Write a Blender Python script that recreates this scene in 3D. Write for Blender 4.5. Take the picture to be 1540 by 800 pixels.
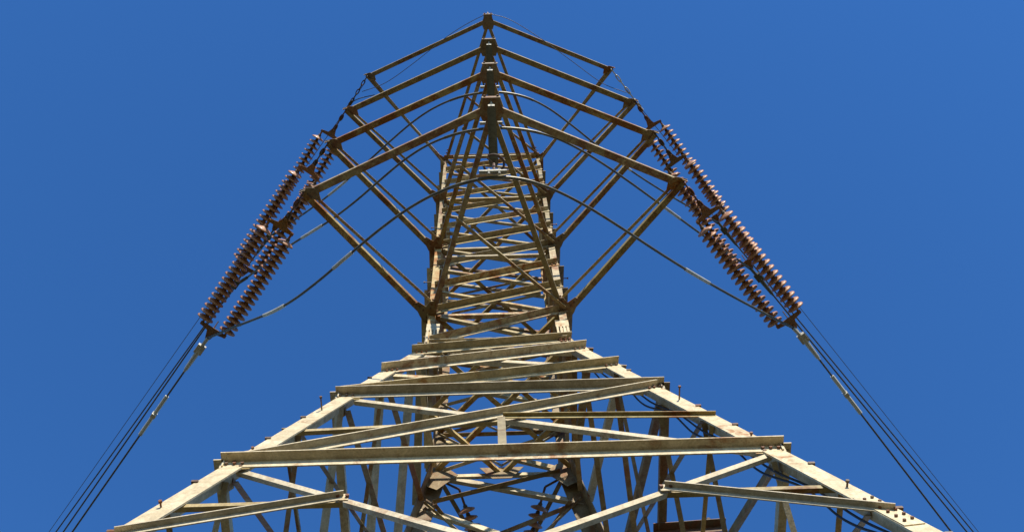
import bpy, bmesh, math, random
from mathutils import Vector, Matrix
random.seed(7)
rad = math.radians
S = bpy.context.scene
for o in list(bpy.data.objects): bpy.data.objects.remove(o)

# ------------------------------------------------------------------ camera
F = 1700.0
yaw, pit, rol = rad(.8439), rad(71.4426), rad(-2.4496)
fw = Vector((math.sin(yaw)*math.cos(pit), math.cos(yaw)*math.cos(pit), math.sin(pit)))
ri = Vector((math.cos(yaw), -math.sin(yaw), 0)); up = ri.cross(fw)
r2 = ri*math.cos(rol) + up*math.sin(rol); u2 = -ri*math.sin(rol) + up*math.cos(rol)
cd = bpy.data.cameras.new('camera'); cam = bpy.data.objects.new('camera', cd); S.collection.objects.link(cam)
m = Matrix((r2, u2, -fw)).transposed().to_4x4(); m.translation = Vector((-.0363, -7.7309, 1.6)); cam.matrix_world = m
cd.sensor_width = 36; cd.sensor_fit = 'HORIZONTAL'; cd.lens = F/1540*36; cd.shift_x = 19.83/1540
cd.clip_start = .05; cd.clip_end = 5000
S.camera = cam

# ------------------------------------------------------------------ light
SUN_AZ, SUN_EL = rad(165), rad(34)        # azimuth from +y clockwise: behind the camera, a little to the right
W = bpy.data.worlds.new('World'); S.world = W; W.use_nodes = True
nt = W.node_tree; nt.nodes.clear()
bg = nt.nodes.new('ShaderNodeBackground'); wo = nt.nodes.new('ShaderNodeOutputWorld'); sky = nt.nodes.new('ShaderNodeTexSky')
sky.sky_type = 'NISHITA'; sky.sun_disc = False; sky.sun_elevation = SUN_EL; sky.sun_rotation = SUN_AZ
sky.air_density = 1.15; sky.dust_density = 0.0; sky.ozone_density = 10; sky.altitude = 200
bg.inputs['Strength'].default_value = .148
hs = nt.nodes.new('ShaderNodeHueSaturation'); hs.inputs['Hue'].default_value = .503; hs.inputs['Saturation'].default_value = 1.095   # the vivid blue of the photo's film
nt.links.new(sky.outputs[0], hs.inputs['Color']); nt.links.new(hs.outputs[0], bg.inputs[0]); nt.links.new(bg.outputs[0], wo.inputs[0])
sd = bpy.data.lights.new('sun', 'SUN'); sd.energy = 5.0; sd.angle = rad(.53); sd.color = (1, .93, .80)
so = bpy.data.objects.new('sun', sd); S.collection.objects.link(so)
sdir = Vector((math.sin(SUN_AZ)*math.cos(SUN_EL), math.cos(SUN_AZ)*math.cos(SUN_EL), math.sin(SUN_EL)))
so.rotation_euler = sdir.to_track_quat('Z', 'Y').to_euler(); so.location = sdir*60
S.view_settings.view_transform = 'Standard'; S.view_settings.look = 'None'
S.view_settings.exposure = 0.50; S.view_settings.gamma = 1
S.render.engine = 'CYCLES'

# ------------------------------------------------------------------ materials
def nodes(name):
    mt = bpy.data.materials.new(name); mt.use_nodes = True
    return mt, mt.node_tree, mt.node_tree.nodes['Principled BSDF']
def noise(nt, vec, scale, detail=6, rough=.6, dist=0):
    n = nt.nodes.new('ShaderNodeTexNoise'); n.inputs['Scale'].default_value = scale
    n.inputs['Detail'].default_value = detail; n.inputs['Roughness'].default_value = rough; n.inputs['Distortion'].default_value = dist
    nt.links.new(vec, n.inputs['Vector']); return n.outputs['Fac']
def ramp(nt, fac, stops):
    r = nt.nodes.new('ShaderNodeValToRGB'); cr = r.color_ramp
    while len(cr.elements) < len(stops): cr.elements.new(.5)
    for e, (p, c) in zip(cr.elements, stops):
        e.position = p; e.color = (c, c, c, 1) if not isinstance(c, tuple) else (*c, 1)
    nt.links.new(fac, r.inputs['Fac']); return r.outputs['Color']
def mix(nt, fac, a, b, mode='MIX'):
    x = nt.nodes.new('ShaderNodeMix'); x.data_type = 'RGBA'; x.blend_type = mode
    for s, v in ((x.inputs[0], fac), (x.inputs[6], a), (x.inputs[7], b)):
        if isinstance(v, (int, float)): s.default_value = v
        elif isinstance(v, tuple): s.default_value = (*v, 1)
        else: nt.links.new(v, s)
    return x.outputs[2]
def math_(nt, op, a, b):
    x = nt.nodes.new('ShaderNodeMath'); x.operation = op; x.use_clamp = True
    for s, v in ((x.inputs[0], a), (x.inputs[1], b)):
        if isinstance(v, (int, float)): s.default_value = v
        else: nt.links.new(v, s)
    return x.outputs[0]

def steel(name, pale, grime, rust, amount, rough=.6, metal=0.0):
    mt, nt, p = nodes(name)
    tc = nt.nodes.new('ShaderNodeTexCoord').outputs['Object']
    oi = nt.nodes.new('ShaderNodeObjectInfo').outputs['Random']
    big = noise(nt, tc, 1.3, 3, .5, .4); mid = noise(nt, tc, 5.5, 7, .68, .8); fine = noise(nt, tc, 42, 5, .7)
    mp = nt.nodes.new('ShaderNodeMapping'); mp.inputs['Scale'].default_value = (14, 14, 1.6)
    nt.links.new(tc, mp.inputs['Vector']); streak = noise(nt, mp.outputs[0], 1, 5, .6, .3)
    c = mix(nt, ramp(nt, mid, [(.35, 0.), (.7, 1.)]), pale, grime)
    c = mix(nt, ramp(nt, streak, [(.45, 0.), (.75, .7)]), c, grime)
    c = mix(nt, .35, c, ramp(nt, fine, [(.3, .2), (.7, .8)]), 'OVERLAY')
    rr = mix(nt, ramp(nt, fine, [(.35, 0.), (.65, 1.)]), rust, (rust[0]*1.9, rust[1]*1.8, rust[2]*1.5))
    mask = math_(nt, 'ADD', math_(nt, 'MULTIPLY', big, .45), math_(nt, 'MULTIPLY', mid, .62))
    mask = math_(nt, 'ADD', mask, math_(nt, 'MULTIPLY', oi, .10))
    mask = ramp(nt, mask, [(.70 - amount*.4, 0.), (.82 - amount*.4, 1.)])
    c = mix(nt, mask, c, rr)
    hv = nt.nodes.new('ShaderNodeHueSaturation')
    vv = nt.nodes.new('ShaderNodeMapRange'); vv.inputs['To Min'].default_value = .78; vv.inputs['To Max'].default_value = 1.15; nt.links.new(oi, vv.inputs['Value'])
    sv = nt.nodes.new('ShaderNodeMapRange'); sv.inputs['To Min'].default_value = 1.2; sv.inputs['To Max'].default_value = .86
    fr = nt.nodes.new('ShaderNodeMath'); fr.operation = 'FRACT'; m7 = nt.nodes.new('ShaderNodeMath'); m7.operation = 'MULTIPLY'; m7.inputs[1].default_value = 7.31
    nt.links.new(oi, m7.inputs[0]); nt.links.new(m7.outputs[0], fr.inputs[0]); nt.links.new(fr.outputs[0], sv.inputs['Value'])
    nt.links.new(vv.outputs[0], hv.inputs['Value']); nt.links.new(sv.outputs[0], hv.inputs['Saturation']); nt.links.new(c, hv.inputs['Color'])
    nt.links.new(hv.outputs[0], p.inputs['Base Color'])
    nt.links.new(math_(nt, 'ADD', math_(nt, 'MULTIPLY', mid, .35), rough-.18), p.inputs['Roughness'])
    p.inputs['Metallic'].default_value = metal; p.inputs['Specular IOR Level'].default_value = .35
    b = nt.nodes.new('ShaderNodeBump'); b.inputs['Strength'].default_value = .35; b.inputs['Distance'].default_value = .006
    nt.links.new(fine, b.inputs['Height']); nt.links.new(b.outputs[0], p.inputs['Normal'])
    return mt
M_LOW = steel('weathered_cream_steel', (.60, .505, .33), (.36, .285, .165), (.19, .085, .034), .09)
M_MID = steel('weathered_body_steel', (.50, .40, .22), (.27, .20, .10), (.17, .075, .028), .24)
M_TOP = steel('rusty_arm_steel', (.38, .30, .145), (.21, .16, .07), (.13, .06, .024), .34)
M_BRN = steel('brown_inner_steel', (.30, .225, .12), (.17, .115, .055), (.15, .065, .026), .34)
M_DARK = steel('dark_rusty_steel', (.10, .075, .045), (.06, .045, .03), (.09, .036, .016), .45)
M_YOKE = steel('rusty_yoke_steel', (.20, .12, .06), (.13, .075, .035), (.17, .075, .028), .5)
M_FIT = steel('grey_fitting', (.36, .34, .27), (.20, .185, .14), (.14, .08, .04), .1, .5, .2)
M_BOLT = steel('bolt_steel', (.16, .12, .08), (.08, .06, .04), (.10, .04, .018), .5)
M_GALV = steel('galvanised_fitting', (.62, .60, .52), (.40, .38, .31), (.18, .09, .04), .0, .5, .25)

def plain(name, c1, c2, scale, rough, metal=0, spec=.5, coat=0):
    mt, nt, p = nodes(name)
    tc = nt.nodes.new('ShaderNodeTexCoord').outputs['Object']
    nt.links.new(mix(nt, ramp(nt, noise(nt, tc, scale), [(.35, 0.), (.65, 1.)]), c1, c2), p.inputs['Base Color'])
    p.inputs['Roughness'].default_value = rough; p.inputs['Metallic'].default_value = metal
    p.inputs['Specular IOR Level'].default_value = spec; p.inputs['Coat Weight'].default_value = coat
    return mt
M_PORC = plain('brown_porcelain', (.42, .20, .09), (.27, .12, .05), 9, .5, 0, .4, .1)
M_POLY = plain('grey_green_shed', (.13, .125, .085), (.08, .075, .05), 15, .55)
M_WIRE = plain('aluminium_conductor', (.11, .10, .08), (.06, .055, .045), 20, .5, .3)
M_JUMP = plain('jumper_cable', (.12, .11, .07), (.07, .06, .04), 8, .5, .3)
M_BLACK = plain('black_sheath', (.018, .018, .02), (.03, .03, .03), 10, .5)
M_CONC = plain('concrete', (.36, .34, .30), (.25, .23, .20), 6, .9)
def ground_mat():
    mt, nt, p = nodes('dry_grass_ground')
    tc = nt.nodes.new('ShaderNodeTexCoord').outputs['Object']
    a = mix(nt, ramp(nt, noise(nt, tc, .35, 8, .7), [(.4, 0.), (.62, 1.)]), (.042, .036, .016), (.065, .052, .025))
    a = mix(nt, ramp(nt, noise(nt, tc, 14, 8, .75), [(.4, 0.), (.7, .8)]), a, (.07, .075, .03))
    nt.links.new(a, p.inputs['Base Color']); p.inputs['Roughness'].default_value = .95
    b = nt.nodes.new('ShaderNodeBump'); b.inputs['Strength'].default_value = .6
    nt.links.new(noise(nt, tc, 20, 8, .8), b.inputs['Height']); nt.links.new(b.outputs[0], p.inputs['Normal'])
    return mt
M_GROUND = ground_mat()

# ------------------------------------------------------------------ helpers
V = Vector
def obj(name, bm, mats, parent=None, smooth=False):
    me = bpy.data.meshes.new(name); bmesh.ops.recalc_face_normals(bm, faces=bm.faces); bm.to_mesh(me); bm.free()
    for mt in (mats if isinstance(mats, (list, tuple)) else [mats]): me.materials.append(mt)
    if smooth:
        for p in me.polygons: p.use_smooth = True
    o = bpy.data.objects.new(name, me); S.collection.objects.link(o)
    if parent: o.parent = parent
    return o
def empty(name, loc=(0, 0, 0)):
    o = bpy.data.objects.new(name, None); S.collection.objects.link(o); o.location = loc; o.empty_display_size = .3; return o
def tag(o, label, cat, group=None):
    o['label'] = label; o['category'] = cat
    if group: o['group'] = group
    return o
def ortho(d, a):
    d = V(d); d = d - a*d.dot(a); return d.normalized()
def prism(bm, poly, e1, e2, ax, o, L, mat=0):
    """poly of (x,y) in the e1,e2 plane at o, extruded along ax by L"""
    a = [bm.verts.new(o + e1*x + e2*y) for x, y in poly]; b = [bm.verts.new(o + e1*x + e2*y + ax*L) for x, y in poly]
    n = len(poly)
    fs = [bm.faces.new(a[::-1]), bm.faces.new(b)]
    for i in range(n): fs.append(bm.faces.new((a[i], a[(i+1) % n], b[(i+1) % n], b[i])))
    for f in fs: f.material_index = mat
def bolt(bm, c, n, r=.017, h=.028, mat=1):
    n = V(n).normalized(); e1 = n.orthogonal().normalized(); e2 = n.cross(e1)
    prism(bm, [(r*math.cos(k*math.pi/3), r*math.sin(k*math.pi/3)) for k in range(6)], e1, e2, n, V(c) - n*.004, h, mat)
def angle(bm, p0, p1, A, B, wa, wb, t=.012, sa=0., sb=0., ext=0., bolts=0, bn=None):
    """steel angle from p0 to p1: flange along A (width wa) and flange along B (width wb), heel shifted sa, sb"""
    p0, p1 = V(p0), V(p1); ax = (p1-p0).normalized(); L = (p1-p0).length
    A = ortho(A, ax); B = V(B) - A*V(B).dot(A); B = ortho(B, ax)
    o = p0 + A*sa + B*sb - ax*ext
    prism(bm, [(0, 0), (wa, 0), (wa, t), (t, t), (t, wb), (0, wb)], A, B, ax, o, L + 2*ext)
    if bolts:
        nb = -B if bn is None else V(bn)
        off = 0 if nb.dot(B) < 0 else t
        for e in (0, 1):
            base = (o if e == 0 else o + ax*(L+2*ext))
            for k in range(bolts):
                bolt(bm, base + ax*(1 if e == 0 else -1)*(.06+.075*k) + A*wa*.55 + B*off, nb)
def box(bm, c, ex, ey, ez, sx, sy, sz, mat=0):
    c = V(c); ex, ey, ez = V(ex), V(ey), V(ez)
    prism(bm, [(-sx/2, -sy/2), (sx/2, -sy/2), (sx/2, sy/2), (-sx/2, sy/2)], ex, ey, ez, c - ez*sz/2, sz, mat)
def plate(bm, pts, th, mat=0):
    pts = [V(p) for p in pts]; n = (pts[1]-pts[0]).cross(pts[2]-pts[0]).normalized()
    a = [bm.verts.new(p - n*th/2) for p in pts]; b = [bm.verts.new(p + n*th/2) for p in pts]; k = len(pts)
    fs = [bm.faces.new(a[::-1]), bm.faces.new(b)]
    for i in range(k): fs.append(bm.faces.new((a[i], a[(i+1) % k], b[(i+1) % k], b[i])))
    for f in fs: f.material_index = mat
def tube(bm, pts, r, seg=8, mat=0):
    pts = [V(p) for p in pts]; rings = []; prev = None
    for i, p in enumerate(pts):
        d = (pts[min(i+1, len(pts)-1)] - pts[max(i-1, 0)]).normalized()
        e1 = d.orthogonal().normalized() if prev is None else ortho(prev, d)
        prev = e1; e2 = d.cross(e1); rr = r[i] if isinstance(r, (list, tuple)) else r
        rings.append([bm.verts.new(p + e1*rr*math.cos(a) + e2*rr*math.sin(a)) for a in [2*math.pi*k/seg for k in range(seg)]])
    for a, b in zip(rings, rings[1:]):
        for k in range(seg): bm.faces.new((a[k], a[(k+1) % seg], b[(k+1) % seg], b[k])).material_index = mat
    bm.faces.new(rings[0][::-1]).material_index = mat; bm.faces.new(rings[-1]).material_index = mat
def spline(pts, n=8):
    pts = [V(p) for p in pts]; P = [pts[0]*2-pts[1]] + pts + [pts[-1]*2-pts[-2]]; out = []
    for i in range(1, len(P)-2):
        for k in range(n):
            t = k/n; a, b, c, d = P[i-1:i+3]
            out.append(.5*((2*b) + (c-a)*t + (2*a-5*b+4*c-d)*t*t + (3*b-a-3*c+d)*t**3))
    out.append(pts[-1]); return out
def smooth_path(pts, it=2):
    pts = [V(p) for p in pts]
    for _ in range(it):
        pts = [pts[0]] + [(pts[i-1]+pts[i]*2+pts[i+1])/4 for i in range(1, len(pts)-1)] + [pts[-1]]
    return pts
X, Y, Z = V((1, 0, 0)), V((0, 1, 0)), V((0, 0, 1))

# ------------------------------------------------------------------ ground
bm = bmesh.new(); n = 40
gv = {}
for i in range(n+1):
    for j in range(n+1):
        x = (i/n*2-1); y = (j/n*2-1); x = math.copysign(abs(x)**2.5, x)*2500; y = math.copysign(abs(y)**2.5, y)*2500
        rr = math.hypot(x, y)
        gv[i, j] = bm.verts.new((x, y, 0 if rr < 15 else math.sin(x*.011+1)*math.cos(y*.013)*min(4, (rr-15)*.02)))
for i in range(n):
    for j in range(n): bm.faces.new((gv[i, j], gv[i+1, j], gv[i+1, j+1], gv[i, j+1]))
g = obj('ground', bm, M_GROUND, smooth=True); g['kind'] = 'structure'

# ------------------------------------------------------------------ tower
ZW, A0, TU, TL = 17.5768, 1.1133, -.0076, .2345
def hw(z): return A0 - TU*(z-ZW) if z >= ZW else A0 + TL*(ZW-z)
LV = [18.911, 22.411, 25.911, 29.604]
tower = empty('transmission_tower')
tag(tower, 'tall weathered cream steel lattice pylon with four rusty crossarm levels', 'pylon')

def corner(sx, sy, z, inset=0.): b = hw(z)-inset; return V((sx*b, sy*b, z))
TOPZ = 29.75
for sx in (-1, 1):
    for sy in (-1, 1):
        bm = bmesh.new()
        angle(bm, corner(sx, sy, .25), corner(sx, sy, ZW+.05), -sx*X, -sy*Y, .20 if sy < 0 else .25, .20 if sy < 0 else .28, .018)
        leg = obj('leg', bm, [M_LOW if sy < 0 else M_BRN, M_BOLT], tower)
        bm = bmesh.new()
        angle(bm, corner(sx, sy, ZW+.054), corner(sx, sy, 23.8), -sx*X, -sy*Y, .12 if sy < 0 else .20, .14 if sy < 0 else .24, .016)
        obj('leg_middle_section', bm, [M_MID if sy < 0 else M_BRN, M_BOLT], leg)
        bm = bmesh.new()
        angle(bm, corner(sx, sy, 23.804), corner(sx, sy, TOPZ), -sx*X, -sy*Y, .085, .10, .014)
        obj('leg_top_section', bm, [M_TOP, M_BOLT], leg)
        # slotted splice plate at the waist, on the front (or back) flange: four strips joined at the top
        bm = bmesh.new(); y = sy*Y
        c = corner(sx, sy, 17.95); w0 = .21
        e = -sx*X
        base = c + y*.006 - sx*X*(-.012)
        box(bm, base + e*(w0/2) + Z*.36 + y*.006, X, y, Z, w0, .014, .26)
        for k in range(4): box(bm, base + e*(.026+.053*k) + Z*(-.03) + y*.006, X, y, Z, .032, .014, .52)
        box(bm, base + e*(w0/2) + Z*(-.40) + y*.002, X, y, Z, w0, .014, .20)
        for r_ in range(2):
            for k in range(3): bolt(bm, base + e*(.035+.065*k) + Z*(-.36-.09*r_) + y*.009, y, .018, .05)
        obj('splice_plate', bm, [M_LOW, M_BOLT], leg)
        # side splice plate
        bm = bmesh.new(); x = sx*X
        box(bm, c + x*.008 - y*.10 + Z*.05, Y, X, Z, .19, .014, 1.0)
        for r_ in range(5): bolt(bm, c + x*.013 - y*(.06 if r_ % 2 else .13) + Z*(-.35+.16*r_), x, .018, .04)
        obj('splice_plate', bm, [M_LOW, M_BOLT], leg)
        # lower splice with its rows of bolts
        if (sx, sy) == (1, -1):
            bm = bmesh.new()
            d = (corner(sx, sy, 9.0)-corner(sx, sy, 9.9)).normalized(); p0 = corner(sx, sy, 9.62)
            A = ortho(-sx*X, d); B = ortho(-y, d)
            prism(bm, [(.012, -.016), (.188, -.016), (.188, -.002), (.012, -.002)], A, B, d, p0, .72)
            for r_ in range(6):
                for k in range(2): bolt(bm, p0 + d*(.06+.11*r_+.03*k) + A*(.05+.085*k) - B*.016, -B, .014, .024)
            obj('splice_plate', bm, [M_LOW, M_BOLT], leg)
        # concrete footing
        bm = bmesh.new(); f0 = corner(sx, sy, .2)
        prism(bm, [(-.45, -.45), (.45, -.45), (.45, .45), (-.45, .45)], X, Y, Z, V((f0.x, f0.y, -.3)), .5)
        prism(bm, [(-.28, -.28), (.28, -.28), (.28, .28), (-.28, .28)], X, Y, Z, V((f0.x, f0.y, .2)), .12)
        obj('footing', bm, M_CONC, leg)
        # step bolts
        if (sx, sy) in ((-1, -1), (1, -1)):
            for z, ax, ln in ([(13.35, -Y, .17), (11.6, -Y, .05), (20.6, sx*X, .14), (23.9, sx*X, .12), (9.9, -Y, .06)]):
                bm = bmesh.new(); c = corner(sx, sy, z) - sx*X*.06 + Y*(.0 if ax == -Y else .06)
                if ax != -Y: c = corner(sx, sy, z) + Y*.05
                tube(bm, [c, c + ax*ln], .009, 6); tube(bm, [c + ax*(ln-.01), c + ax*(ln+.012)], .017, 6)
                obj('step_bolt', bm, M_BOLT, leg)
            for z in (12.1, 13.0, 14.6, 15.15, 10.6, 9.3, 8.7):
                bm = bmesh.new(); c = corner(sx, sy, z) - sx*X*.02
                box(bm, c + sx*X*.03, X, Y, Z, .06, .05, .03); obj('leg_lug', bm, M_BOLT, leg)

UP = [ZW+.05, 18.911, 20.08, 21.245, 22.411, 23.58, 24.745, 25.911, 27.14, 28.37, 29.604]
LO = [ZW+.05, 16.89, 15.53, 14.06, 11.14, 5.2, .6]
def face(k):
    """face k: returns P(s,z) for s in -1..1 across the face, right-hand vector and outward normal"""
    a = k*math.pi/2; r = Matrix.Rotation(a, 3, 'Z')
    return (lambda s, z: r @ V((s*hw(z), -hw(z), z))), r @ X, r @ V((0, -1, 0))
for k in range(4):
    P, rt, nr = face(k)
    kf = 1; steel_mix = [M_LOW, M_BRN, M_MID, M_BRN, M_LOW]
    bm = bmesh.new()     # the main horizontal beam carries the panel
    angle(bm, P(-1, 11.14) + nr*.004 + Z*.06, P(1, 11.14) + nr*.004 + Z*.06, -Z, nr, .125, .112, .014, ext=.04, bolts=3, bn=nr)
    panel = obj('lattice_panel', bm, [M_LOW, M_BOLT], tower)
    for z in UP[::3] + LO[3:5]:
        for s in (-1, 1):
            bm = bmesh.new(); c = P(s, z) - rt*s*.17 - nr*.012
            t_ = (P(s, z+.5)-P(s, z-.5)).normalized()
            box(bm, c, rt, nr, t_, .20, .008, .20)
            for dz in (-.05, .05): bolt(bm, c + t_*dz + nr*.004, nr)
            obj('gusset_plate', bm, [M_MID, M_BOLT], panel)
    def mem(name, p0, p1, size, kind, t=.011, mat=None, bolts=0, parent=panel, ext=.0, hs=None):
        bm = bmesh.new(); size *= kf; hs = hs or size*(1.08 if kind == 'out' else 1)
        if mat is None:
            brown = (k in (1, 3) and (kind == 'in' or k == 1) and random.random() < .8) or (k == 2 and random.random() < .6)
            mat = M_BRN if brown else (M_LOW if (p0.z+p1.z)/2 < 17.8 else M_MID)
        if k == 3 and kind == 'out': size *= 1.15
        if kind == 'out' and k == 3 and name == 'diagonal_brace' and p0.z < 16:   # inner bars of the left side, turned half to the front
            ax_ = (p1-p0).normalized(); dn = ax_.cross(nr); dn = dn if dn.z < 0 else -dn
            n0 = (dn*.62 - nr*.78).normalized(); size *= .9
            angle(bm, p0 - ax_.cross(n0)*size*.5 - nr*.03, p1 - ax_.cross(n0)*size*.5 - nr*.03, ax_.cross(n0), -n0, size, size*.5, t)
        elif kind == 'out':      # top flange sticks outward, vertical flange hangs down
            angle(bm, p0 + nr*.004 + Z*size*.5, p1 + nr*.004 + Z*size*.5, -Z, nr, size*1.0, hs, t, ext=ext, bolts=bolts, bn=nr)
        else:                  # behind the leg flange, foot flange points inward
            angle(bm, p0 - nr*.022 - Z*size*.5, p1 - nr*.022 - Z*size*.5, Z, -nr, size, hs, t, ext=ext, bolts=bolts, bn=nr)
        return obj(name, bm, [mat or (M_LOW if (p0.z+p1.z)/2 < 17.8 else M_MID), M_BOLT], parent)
    inn = .10
    for i in range(len(UP)-1):
        z0, z1 = UP[i], UP[i+1]; sz = .108 if i < 5 else .092
        i0, i1 = inn/hw(z0), inn/hw(z1)
        mem('diagonal_brace', P(-1+i0, z0+.05), P(1-i1*.5, z1-.05), sz, 'out', bolts=2 if i < 5 else 0, ext=.04)
        mem('diagonal_brace', P(1-i0*1.9, z0+.05), P(-1+i1*1.9, z1-.05), sz*.60, 'in')
        if i in (1, 4, 7):
            mem('horizontal_strut', P(-1+i0*1.5, z0), P(1-i0*1.5, z0), .075, 'in')
    mem('horizontal_strut', P(-1, TOPZ-.1), P(1, TOPZ-.1), .09, 'out')
    mem('horizontal_strut', P(-.95, ZW), P(.95, ZW), .085, 'out', bolts=2)
    # lower body
    for i in range(len(LO)-1):
        z0, z1 = LO[i+1], LO[i]; sz = (.115, .115, .11, .088, .054, .09)[i]
        i0, i1 = inn/hw(z0), inn/hw(z1)
        if i < 4:
            mem('diagonal_brace', P(-1+i0*.4, z0+.03), P(1-i1*.4, z1-.0), sz, 'out', .014, bolts=3, ext=.05)
            mem('diagonal_brace', P(1-i0*1.9, z0+.07), P(-1+i1*1.9, z1-.07), sz*.68, 'in', .010)
        elif i == 4:
            mem('diagonal_brace', P(-1+i0, z0+.03), P(1-i1*1.2, z1-.09), sz, 'in', .014)
            bmz = bmesh.new()
            angle(bmz, P(1-i0, z0+.03) - nr*.06 + Z*.05, P(-1+i1*1.2, z1-.09) - nr*.06 + Z*.05, Z, -nr, sz, sz, .014)
            obj('diagonal_brace', bmz, [M_LOW, M_BOLT], panel)
        else:
            for s in (-1, 1): mem('diagonal_brace', P(s*.97, z0), P(0, z1), sz, 'in')
    mem('horizontal_beam', P(-1, 14.06), P(1, 14.06), .11, 'out', .014, bolts=3, ext=.05)
    mem('horizontal_beam', P(-1, 5.2), P(1, 5.2), .16, 'out', .014, bolts=3)
    if k in (1, 3):
        mem('secondary_brace', P(-.95, 12.75), P(.95, 15.5), .055, 'in'); mem('secondary_brace', P(.95, 12.75), P(-.95, 15.5), .05, 'in')
        mem('secondary_brace', P(-.95, 9.6), P(.95, 12.72), .055, 'in'); mem('secondary_brace', P(.95, 9.6), P(-.95, 12.72), .055, 'in')
    zx = 12.72; mem('horizontal_strut', P(-.97, zx-.2), P(-.01, zx), .05, 'in', mat=M_MID); mem('horizontal_strut', P(.01, zx+.02), P(1, zx-.2), .062, 'out', mat=M_TOP, hs=.05)
    # hanger post from the crossing down to the main beam
    bm = bmesh.new(); box(bm, (P(0, zx)+P(0, 11.14))/2 + nr*.016, rt, nr, (P(0, zx)-P(0, 11.14)).normalized(), .085, .02, (P(0, zx)-P(0, 11.14)).length)
    obj('hanger_post', bm, [M_TOP], panel)
    # secondary braces of the big lower panel
    tq = .19
    for s in (-1, 1):
        a, b = P(s, 11.14), P(-s, 5.2); q = a + (b-a)*tq
        def onleg(z): return P(s*.985, z)
        mem('secondary_brace', q, onleg(q.z), .05, 'in', mat=M_TOP if s > 0 else M_MID)
        mem('secondary_brace', q, onleg(q.z-.78), .058, 'out', mat=M_LOW)
        box_bm = bmesh.new(); box(box_bm, q + nr*.01, rt, nr, Z, .10, .012, .10)
        for dx in (-.04, .04): bolt(box_bm, q + nr*.014 + rt*dx, nr)
        obj('joint_plate', box_bm, [M_LOW, M_BOLT], panel)

# plan bracing inside the shaft (flat X frames)
for z in (ZW+.02, 18.95, 22.45, 25.95, 29.55):
    b = hw(z)-.05; bm = bmesh.new()
    angle(bm, V((-b, -b, z)), V((b, b, z)), Z, X, .08, .08, .01)
    angle(bm, V((b, -b, z+.1)), V((-b, b, z+.1)), Z, X, .08, .08, .01)
    if z < 18:
        for p, q in (((0, -b), (b, 0)), ((b, 0), (0, b)), ((0, b), (-b, 0)), ((-b, 0), (0, -b))):
            angle(bm, V((*p, z-.06)), V((*q, z-.06)), Z, V((p[0]+q[0], p[1]+q[1], 0)), .07, .07, .01)
    obj('plan_brace', bm, [M_TOP if z > 18 else M_MID], tower)

# thin inner struts between the rear legs and the plan frame
for z, z2 in ((16.9, 15.5), (18.9, 17.7), (20.1, 18.9), (15.5, 14.1)):
    for q in (-1, 1):
        b = hw(z)-.06; b2 = hw(z2)-.06
        bm = bmesh.new(); angle(bm, V((q*b, b, z)), V((0, b2, z2)), Z, -Y, .05, .045, .008)
        obj('inner_strut', bm, [M_MID if q < 0 else M_TOP], tower)

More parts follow.
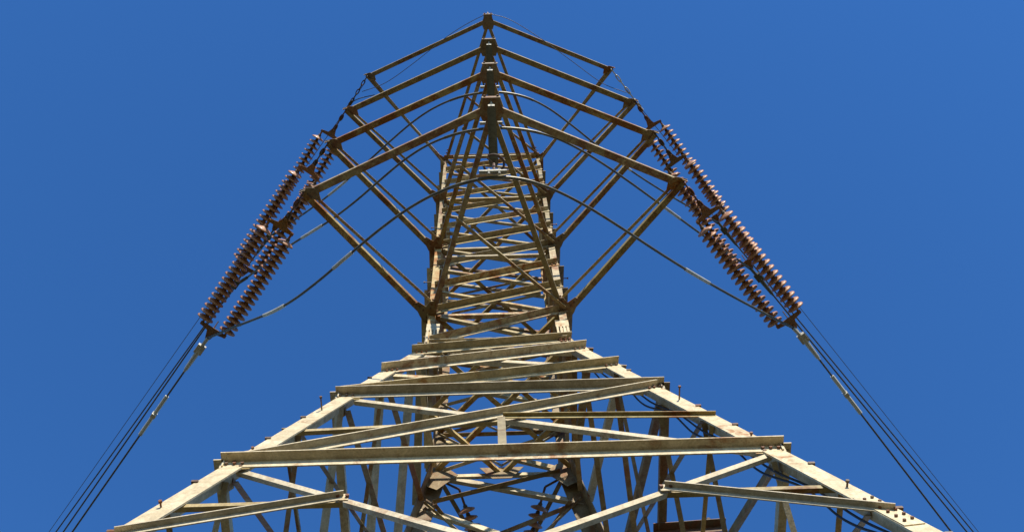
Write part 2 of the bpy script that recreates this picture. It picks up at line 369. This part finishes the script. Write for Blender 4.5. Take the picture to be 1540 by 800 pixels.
# crossarms
TIPX = [2.965, 3.03, 3.10, 3.015]; TIPY = [3.255, 3.285, 3.25, 3.40]; APY = 4.561
for i, z in enumerate(LV):
    E = i == 3; apy = 4.687 if E else APY
    b = hw(z); wd = .10 if E else .115
    apex = V((0, -apy, z))
    bm = bmesh.new()   # the two outer chords
    for s in (-1, 1):
        tip = V((s*TIPX[i], -TIPY[i], z)); outn = V((s*.4, -.9, 0))
        d = (tip-apex).normalized()
        angle(bm, apex + d*.13, tip - d*.04, Z, -outn, wd*.75, wd, .012)
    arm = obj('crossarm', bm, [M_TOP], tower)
    for s in (-1, 1):
        tip = V((s*TIPX[i], -TIPY[i], z)); cn = V((s*b, -b, z))
        bm = bmesh.new(); d = (cn-tip).normalized()
        inn_ = d.cross(Z)*s
        angle(bm, tip - Z*.02, cn - d*.05 - Z*.02, Z, inn_, .09 if not E else .06, .095 if not E else .065, .012)
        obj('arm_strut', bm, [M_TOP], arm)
        bm = bmesh.new(); dz = .55 if not E else -.55
        p1 = V((s*hw(z+dz), -hw(z+dz), z+dz))
        angle(bm, tip + Z*.05 + inn_*.0, p1, Z, -inn_, .05, .05, .008)
        obj('arm_tie', bm, [M_MID], arm)
        bm = bmesh.new()   # strut from the middle of the arm down to the shaft
        q = cn + V((-s*.02, 0, 0)); d = (q-apex).normalized()
        angle(bm, apex + d*.25 - Z*.03, q - Z*.03, Z, V((-s, 0, 0)), .085, .085 if not E else .075, .010)
        obj('arm_strut', bm, [M_TOP], arm)
        # gusset: flat plate where strut and apex strut meet the leg
        bm = bmesh.new(); dt = (tip-cn).normalized(); da = (apex-cn).normalized()
        pts = [cn + V((s*.02, .22, 0)), cn + V((s*.14, .02, 0)), cn + dt*.30 + V((s*.03, .02, 0)), cn + dt*.31 - V((s*.05, 0, 0)), cn + (dt+da).normalized()*.15, cn + da*.25 + V((s*.04, 0, 0)), cn + da*.25 - V((s*.05, 0, 0)), cn + V((-s*.14, .05, 0))]
        plate(bm, [p - Z*.035 for p in pts], .012)
        if E: pts = [cn.lerp(p, .55) for p in pts]; bm.clear(); plate(bm, [p - Z*.035 for p in pts], .012)
        for tt in (.12, .2, .28):
            bolt(bm, cn + dt*tt - Z*.04, -Z); bolt(bm, cn + da*tt - Z*.04, -Z)
        obj('gusset_plate', bm, [M_BRN, M_BOLT], arm)
        # tip plate: rounded plate with an eye, plus a standing lug
        bm = bmesh.new(); k = .46 if E else .58
        dc = (apex-tip).normalized(); ds = (cn-tip).normalized(); out = -(dc+ds).normalized()
        pts = [tip + dc*.24*k + out*.02, tip + out*.10*k + dc*.12, tip + out*.17*k, tip + out*.10*k + ds*.12, tip + ds*.30*k + out*.03, tip + ds*.32*k - out*.12, tip + dc*.2*k - out*.10]
        plate(bm, [p - Z*.012 for p in pts], .014)
        side = out.cross(Z)
        ring = [(.0, -.16), (.07, -.15), (.10, -.03), (.06, .06), (0, .085), (-.06, .06), (-.10, -.03), (-.07, -.15)]
        prism(bm, [(x_*k, z_*k) for x_, z_ in ring], dc, Z, dc.cross(Z), tip + out*.05 - dc.cross(Z)*.008, .016)
        for tt in (.1, .17, .24): bolt(bm, tip + ds*tt*k - Z*.018, -Z, .016)
        obj('tip_plate', bm, [M_BRN, M_BOLT], arm)
    # apex plate
    bm = bmesh.new(); k = .66 if E else .84
    pts = [apex + V((-.15*k, -.10, 0)), apex + V((.15*k, -.10, 0)), apex + V((.17*k, .0, 0)), apex + V((.24*k, .11, 0)), apex + V((.17*k, .26, 0)), apex + V((-.17*k, .26, 0)), apex + V((-.24*k, .11, 0)), apex + V((-.17*k, .0, 0))]
    plate(bm, [p - Z*.045 for p in pts], .012)
    box(bm, apex + V((0, -.10, -.02)), X, Y, Z, .34*k, .014, .13)
    for s in (-1, 1): bolt(bm, apex + V((s*.12*k, -.108, -.01)), -Y, .018, .03)
    if E: tube(bm, [apex + V((0, -.1, .0)), apex + V((0, -.1, .32))], .02, 6)
    obj('apex_plate', bm, [M_BRN, M_BOLT], arm)
    # diagonal within the arm plane
    bm = bmesh.new()
    la = apex.lerp(V((-b, -b, z)), .52); rb = V((b, -b, z)) + V((0, -.1, 0))
    angle(bm, la - Z*.1, rb - Z*.1, Z, Y, .05, .05, .008)
    obj('arm_diagonal', bm, [M_TOP], arm)
    if i < 3:
        bm = bmesh.new(); ra = apex.lerp(V((b, -b, z)), .72); lb = apex.lerp(V((-b, -b, z)), .72)
        angle(bm, lb + Z*.03, ra + Z*.03, Z, Y, .06, .06, .009); obj('arm_diagonal', bm, [M_MID], arm)

# small rear arm at the waist
z = ZW; b = hw(z)
bm = bmesh.new(); rap = V((0, 3.3, z-.1))
for s in (-1, 1):
    angle(bm, V((s*b*.95, b, z)), rap, Z, V((-s, 0, 0)), .07, .07, .01); angle(bm, V((s*b*.95, b, z-.9)), rap, Z, V((-s, 0, 0)), .06, .06, .01)
rear = obj('rear_arm', bm, [M_BRN], tower)
bm = bmesh.new(); box(bm, (rap+V((0, 0, 0))), X, Y, Z, .3, .2, .02); obj('apex_plate', bm, [M_DARK], rear)
# waist node plates on the rear legs
bm = bmesh.new()
for s in (-1, 1): plate(bm, [V((s*(b+.02), b-.03, z+.25)), V((s*(b-.22), b-.03, z+.22)), V((s*(b-.42), b-.03, z-.05)), V((s*(b-.1), b-.03, z-.5)), V((s*(b+.10), b-.03, z-.35))], .012)
plate(bm, [V((-.35, b-.06, z+.1)), V((.35, b-.06, z+.1)), V((.15, b-.06, z-.25)), V((-.15, b-.06, z-.25))], .012)
obj('rear_waist_plates', bm, [M_BRN], tower)
# bracket beam on the right side
bm = bmesh.new(); angle(bm, V((1.88, .02, 14.02)), V((2.80, .0, 14.06)), -Z, Y*-1, .12, .12, .012); bolt(bm, V((2.6, -.05, 14.08)), Z, .03, .08, 0)
obj('side_bracket', bm, [M_DARK], tower)

# ------------------------------------------------------------------ insulators
def disc_mesh(r=.138, seg=20):
    prof = [(.0, .062), (.026, .062), (.034, .05), (.036, .020), (.050, .012), (.092, -.004), (r-.008, -.022), (r, -.038), (r-.005, -.046), (.112, -.034), (.100, -.042), (.090, -.030), (.076, -.028), (.070, -.044), (.062, -.028), (.045, -.026), (.04, -.040), (.018, -.03), (.016, -.056), (0, -.056)]
    bm = bmesh.new(); rings = []
    for rr, zz in prof: rings.append([bm.verts.new((rr*math.cos(2*math.pi*k/seg), rr*math.sin(2*math.pi*k/seg), zz)) for k in range(seg)] if rr > 0 else [bm.verts.new((0, 0, zz))])
    for j, (a, b) in enumerate(zip(rings, rings[1:])):
        for k in range(seg):
            k2 = (k+1) % seg
            if len(a) == 1: f = bm.faces.new((a[0], b[k2], b[k]))
            elif len(b) == 1: f = bm.faces.new((a[k], a[k2], b[0]))
            else: f = bm.faces.new((a[k], a[k2], b[k2], b[k]))
            f.material_index = 1 if j < 3 or j > 16 else 0; f.smooth = True
    bmesh.ops.recalc_face_normals(bm, faces=bm.faces)
    me = bpy.data.meshes.new('disc'); bm.to_mesh(me); bm.free(); me.materials.append(M_PORC); me.materials.append(M_DARK); return me
DISC = disc_mesh()
def add_discs(parent, p0, p1, n):
    d = (p1-p0); ax = d.normalized(); q = (-ax).to_track_quat('Z', 'Y')
    for k in range(n):
        o = bpy.data.objects.new('disc', DISC); S.collection.objects.link(o); o.parent = parent
        o.rotation_mode = 'QUATERNION'; o.rotation_quaternion = q @ Matrix.Rotation(random.uniform(0, 1), 3, 'Z').to_quaternion()
        o.location = p0 + d*((k+.5)/n)
def links(bm, p0, p1, n, r=.014):
    p0, p1 = V(p0), V(p1); d = p1-p0; ax = d.normalized(); e1 = ax.cross(Z).normalized(); e2 = ax.cross(e1)
    for k in range(n):
        c = p0 + d*((k+.5)/n); L = d.length/n*.62; e = e1 if k % 2 else e2
        pts = [c + ax*L*math.cos(a) + e*.03*math.sin(a) for a in [2*math.pi*j/10 for j in range(11)]]
        tube(bm, pts, r, 6)
YEND = {}
side_words = {-1: 'left', 1: 'right'}
lvl_words = ['lowest', 'middle', 'uppermost']
TEND = {(-1, 0): (-4.59, -1.08, 18.25), (1, 0): (4.72, -.97, 18.25), (-1, 1): (-4.77, -.94, 21.75), (1, 1): (4.83, -.77, 21.75), (-1, 2): (-4.79, -.78, 25.22), (1, 2): (4.90, -.64, 25.25)}
for s in (-1, 1):
    for i in range(3):
        tip = V((s*(TIPX[i]+.03), -TIPY[i]+.02, LV[i]-.05)); end = V(TEND[s, i]); d = end-tip; L = d.length; ax = d.normalized()
        perp = ax.cross(Z).normalized(); nrm = perp.cross(ax).normalized()
        th = empty('tension_insulator')
        tag(th, 'brown double disc insulator strings pulling from the %s %s conductor crossarm tip' % (lvl_words[i], side_words[s]), 'insulator', 'tension insulator strings on the crossarm tips')
        ys = .50; ye = L-.02
        bm = bmesh.new(); links(bm, tip, tip+ax*(ys), 4); tube(bm, [tip+ax*.15, tip+ax*(ys)], .016, 6); obj('link_chain', bm, M_DARK, th)
        def yoke(c, dr, w=.20):
            bm = bmesh.new()
            base = c + dr*.14
            plate(bm, [c - dr*.04 - perp*.035, c - dr*.04 + perp*.035, c + dr*.09 + perp*.08, base + perp*(w+.03) - dr*.02, base + perp*(w+.03) + dr*.03, base - perp*(w+.03) + dr*.03, base - perp*(w+.03) - dr*.02, c + dr*.09 - perp*.08], .02)
            for q in (-1, 1): tube(bm, [base + perp*q*w - nrm*.05, base + perp*q*w + nrm*.05], .022, 8)
            for q in (-1, 1): tube(bm, [base + perp*q*w, base + perp*q*w + dr*.13], .02, 8)
            tube(bm, [c-nrm*.05, c+nrm*.05], .026, 8)
            return bm
        obj('yoke_plate', yoke(tip+ax*ys, ax), M_YOKE, th)
        obj('yoke_plate', yoke(tip+ax*ye, -ax), M_YOKE, th)
        a0, a1 = ys+.24, ye-.22
        for q in (-1, 1):
            p0 = tip + ax*a0 + perp*q*.20; p1 = tip + ax*a1 + perp*q*.20
            bm = bmesh.new(); tube(bm, [p0, p1], .022, 8); st = obj('insulator_string', bm, M_DARK, th); add_discs(st, p0, p1, 18)
        # arcing horn
        bm = bmesh.new(); h0 = tip + ax*(ye-.1); tube(bm, [h0, h0 + nrm*.12 - ax*.03, h0 + nrm*.22 - ax*.15], .010, 6); obj('arcing_horn', bm, M_DARK, th)
        bm = bmesh.new(); h0 = tip + ax*(ys+.1)
        YEND[s, i] = (tip + ax*ye, ax)

# centre jumper insulators
for i in range(3):
    z = LV[i]; top = V((0, -APY, z-.16)); bot = V((.007, -4.115+.05*(i > 0), (16.42, 19.95, 23.45)[i]))
    th = empty('jumper_insulator', (0, 0, 0))
    tag(th, 'slim ribbed insulator hanging from the centre of the %s conductor crossarm' % lvl_words[i], 'insulator', 'jumper insulators at the arm centres')
    d = (bot-top); ax = d.normalized(); L = d.length; e1 = ax.orthogonal().normalized()
    bm = bmesh.new(); links(bm, top+V((0, -.02, .14)), top + ax*.12, 3, .016)
    box(bm, top + ax*.06, X, Y, Z, .10, .05, .12); obj('top_clevis', bm, M_GALV, th)
    n = 34; r = []; pts = []; a, b_ = .16, L-.22
    for k in range(n):
        for f, rr in ((0, .036), (.35, .062), (.5, .066), (.62, .036)): pts.append(top + ax*(a+(b_-a)*(k+f)/n)); r.append(rr)
    bm = bmesh.new(); tube(bm, pts, r, 14); obj('ribbed_rod', bm, M_POLY, th)
    bm = bmesh.new(); c = top + ax*(b_+.02); e2 = ax.cross(e1)
    tube(bm, [c + e1*.14*math.cos(t) + e2*.14*math.sin(t) for t in [2*math.pi*j/28*.82+.9 for j in range(29)]], .016, 8)
    tube(bm, [c - e1*.0, c + e1*.13], .01, 6); tube(bm, [c, c + ax*.2], .022, 8)
    obj('arcing_ring', bm, M_DARK, th)
    bm = bmesh.new(); c = bot - Z*.09
    box(bm, c + Z*.03, X, Y, Z, .14, .045, .045)
    for q in (-.07, .07):
        tube(bm, [c + X*q + Z*.06, c + X*q + Z*.13], .022, 6); tube(bm, [c + X*q - Z*.03, c + X*q - Z*.12], .016, 6)
    tube(bm, [c - X*.20 + Z*-.0, c + X*.17], .029, 8)
    obj('clamp', bm, M_FIT, th)

# ------------------------------------------------------------------ jumpers
J = [[(-4.57, -1.1, 18.2), (-4.07, -1.43, 17.85), (-3.64, -1.64, 17.56), (-3.34, -1.79, 17.38), (-2.99, -2.03, 17.17), (-2.54, -2.41, 16.94), (-2.11, -2.86, 16.74), (-1.6, -3.29, 16.55), (-1.21, -3.63, 16.44), (-0.83, -3.84, 16.36), (-0.42, -4.01, 16.31), (0, -4.09, 16.3), (0.33, -4.06, 16.31), (0.69, -3.94, 16.34), (1.24, -3.62, 16.46), (1.71, -3.23, 16.61), (2.21, -2.81, 16.82), (2.85, -2.3, 17.15), (3.42, -1.87, 17.49), (4.16, -1.32, 17.99), (4.68, -0.98, 18.2)],
     [(-4.66, -0.9, 21.7), (-4.14, -1.36, 21.35), (-3.63, -1.77, 21.02), (-3.21, -2.05, 20.77), (-2.82, -2.28, 20.55), (-2.43, -2.59, 20.36), (-1.8, -3.2, 20.11), (-1.44, -3.51, 20.0), (-1.1, -3.76, 19.91), (-0.54, -3.98, 19.83), (0.01, -4.07, 19.8), (0.66, -3.97, 19.83), (1.04, -3.82, 19.89), (1.43, -3.59, 19.98), (1.83, -3.3, 20.11), (2.24, -2.97, 20.28), (2.99, -2.33, 20.66), (3.67, -1.72, 21.07), (4.25, -1.22, 21.46), (4.80, -0.79, 21.7)],
     [(-4.62, -0.82, 25.1), (-3.81, -1.39, 24.58), (-3.17, -1.9, 24.21), (-2.63, -2.44, 23.93), (-1.83, -3.17, 23.61), (-1.48, -3.47, 23.5), (-1.14, -3.71, 23.42), (-0.54, -3.99, 23.33), (0.03, -4.06, 23.3), (0.67, -3.94, 23.33), (1.08, -3.71, 23.39), (1.45, -3.37, 23.47), (2.12, -2.74, 23.69), (2.83, -2.1, 24.01), (3.91, -1.29, 24.65), (4.89, -0.66, 25.2)]]
def at_x(pts, x):
    return min(range(len(pts)), key=lambda k: abs(pts[k].x-x))
for i, pts in enumerate(J):
    pl = spline(smooth_path(pts, 2), 6)
    bm = bmesh.new(); tube(bm, pl, .0195, 8)
    o = obj('jumper_cable', bm, M_JUMP, smooth=True)
    tag(o, 'curved jumper cable looping under the %s conductor crossarm to both tips' % lvl_words[i], 'cable', 'jumper cables')
    for x, hl in (((-3.34, 5), (-2.2, 2), (2.95, 3)), ((-3.2, 4), (3.1, 2)), ((-3.2, 2), (2.6, 2)))[i]:
        k = at_x(pl, x); bm = bmesh.new(); seg = pl[max(0, k-hl//2-1):k+hl//2+2]; tube(bm, seg, .028, 8); obj('sleeve', bm, M_GALV, o)
    k = at_x(pl, 0); bm = bmesh.new(); tube(bm, pl[k-9:k+10], .025, 8); obj('armour_rods', bm, M_JUMP, o)

# ------------------------------------------------------------------ line conductors
AZ = {(-1, 0): 37.85, (1, 0): 37.2, (-1, 1): 37.75, (1, 1): 39.0, (-1, 2): 38.75, (1, 2): 39.25}
for (s, i), az in AZ.items():
    p, ax = YEND[s, i]; a = rad(az); dh = V((s*math.sin(a), math.cos(a), 0)); p0 = p + ax*.10
    P0 = V(TEND[s, i])
    def W_(t): return P0 + dh*t + Z*(-.14*t + .0007*t*t)
    ts = [.3 + 149.7*(k/90)**2 for k in range(91)]
    bm = bmesh.new(); tube(bm, [W_(t) for t in ts], .0165, 6)
    o = obj('conductor', bm, M_WIRE, smooth=True)
    tag(o, 'dark line conductor running down and away from the %s %s insulator strings' % (lvl_words[i], side_words[s]), 'power line', 'line conductors')
    bm = bmesh.new(); tube(bm, [p - ax*.02, W_(.18)], .018, 8); tube(bm, [W_(.12), W_(.22), W_(.30), W_(.62)], [.030, .042, .042, .032], 10); 
    e = ax.cross(Z).normalized()
    box(bm, W_(.22), e, dh, Z, .13, .16, .07); tube(bm, [W_(.62), W_(.66)], .022, 8)
    tube(bm, [W_(.26), V(J[i][0 if s < 0 else -1])], .03, 8)
    obj('dead_end_clamp', bm, M_GALV if i == 0 else M_JUMP, o)
    t0 = (1.15 if s < 0 else 1.0) if i == 0 else (1.6 if i == 1 else 2.0)
    if i == 0:
        bm = bmesh.new(); tube(bm, [W_(t0), W_(t0+.34)], .034, 8); tube(bm, [W_(t0+.42), W_(t0+.78)], .034, 8)
        box(bm, W_(t0+.38), dh, dh.cross(Z), Z, .07, .08, .10); obj('repair_sleeve', bm, M_GALV, o)
# earth wires
for s, P0, az in ((-1, V((-3.14, -3.14, 29.5)), 38.1), (1, V((3.38, -2.87, 29.5)), 38.3)):
    a = rad(az); dh = V((s*math.sin(a), math.cos(a), 0)); tip = V((s*TIPX[3], -TIPY[3]+.03, LV[3]-.05))
    c0 = tip + (P0-tip)*1.0
    bm = bmesh.new(); tube(bm, [P0 + dh*t + Z*(-.07*t+.00035*t*t) for t in [.0 + 150*(k/90)**2 for k in range(91)]], .0085, 6)
    o = obj('earth_wire', bm, M_WIRE, smooth=True)
    tag(o, 'thin earth wire leaving the topmost crossarm on the %s side' % side_words[s], 'wire', 'earth wires')
    bm = bmesh.new(); P1 = P0 + dh*.5 - Z*.035; links(bm, tip, P1, 6, .014); tube(bm, [P1 - dh*.04, P1 + dh*.16], .032, 8); box(bm, P1, dh, dh.cross(Z), Z, .12, .08, .08)
    obj('link_chain', bm, M_DARK if s < 0 else M_GALV, o)
    bm = bmesh.new(); tube(bm, spline([P1, P1 + V((-s*.25, -.12, -.10)), P1 + V((-s*.6, -.18, -.04))], 5), .012, 6)
    obj('wire_tail', bm, M_WIRE, o)
pe = spline([(-3.14, -3.03, 29.35),(-2.55, -3.24, 29.3),(-1.88, -3.66, 29.4),(-0.88, -4.36, 29.6),(-0.11, -4.74, 29.75),(0.14, -4.75, 29.75),(0.59, -4.6, 29.7),(1.31, -4.15, 29.55),(1.98, -3.66, 29.4),(2.75, -3.09, 29.3),(3.36, -2.82, 29.35)], 6)
bm = bmesh.new(); tube(bm, pe, .008, 6); tag(obj('earth_jumper', bm, M_WIRE), 'very thin wire arching over the topmost crossarm between its tips', 'wire')

# rear insulators behind the waist
for s in (-1, 1):
    p0 = V((s*.60, 1.45, 17.25)); p1 = V((s*.10, 2.9, 16.7))
    th = empty('rear_insulator'); tag(th, 'dark disc insulator string on the %s side behind the tower waist' % side_words[s], 'insulator', 'insulators behind the waist')
    bm = bmesh.new(); tube(bm, [p0 - (p1-p0).normalized()*.25 , p1], .02, 8); tube(bm, [p0 - (p1-p0).normalized()*.25, V((s*1.0, 1.11, 17.45))], .02, 6); st = obj('insulator_string', bm, M_DARK, th); add_discs(st, p0, p1, 12)
    bm = bmesh.new(); tube(bm, [p1, V((0, 3.28, 17.3))], .02, 6); obj('end_link', bm, M_DARK, th)

# black cables strapped under the right front leg
for q in range(2):
    pts = []
    for k in range(40):
        z = 16.3 - k*.27; b = hw(z)
        w_ = .5-.5*math.cos(k*2*math.pi/5.5 + q*.5)
        pts.append(V((b - .07 - .03*q - w_*(.02+.02*q), -b + .17 + .025*q + w_*(.03+.03*q), z)))
    bm = bmesh.new(); tube(bm, spline(pts, 4), .012, 6)
    o = obj('black_cable', bm, M_BLACK, smooth=True)
    tag(o, 'black sheathed cable sagging between clips under the right front leg', 'cable', 'black cables sagging under the right front leg')
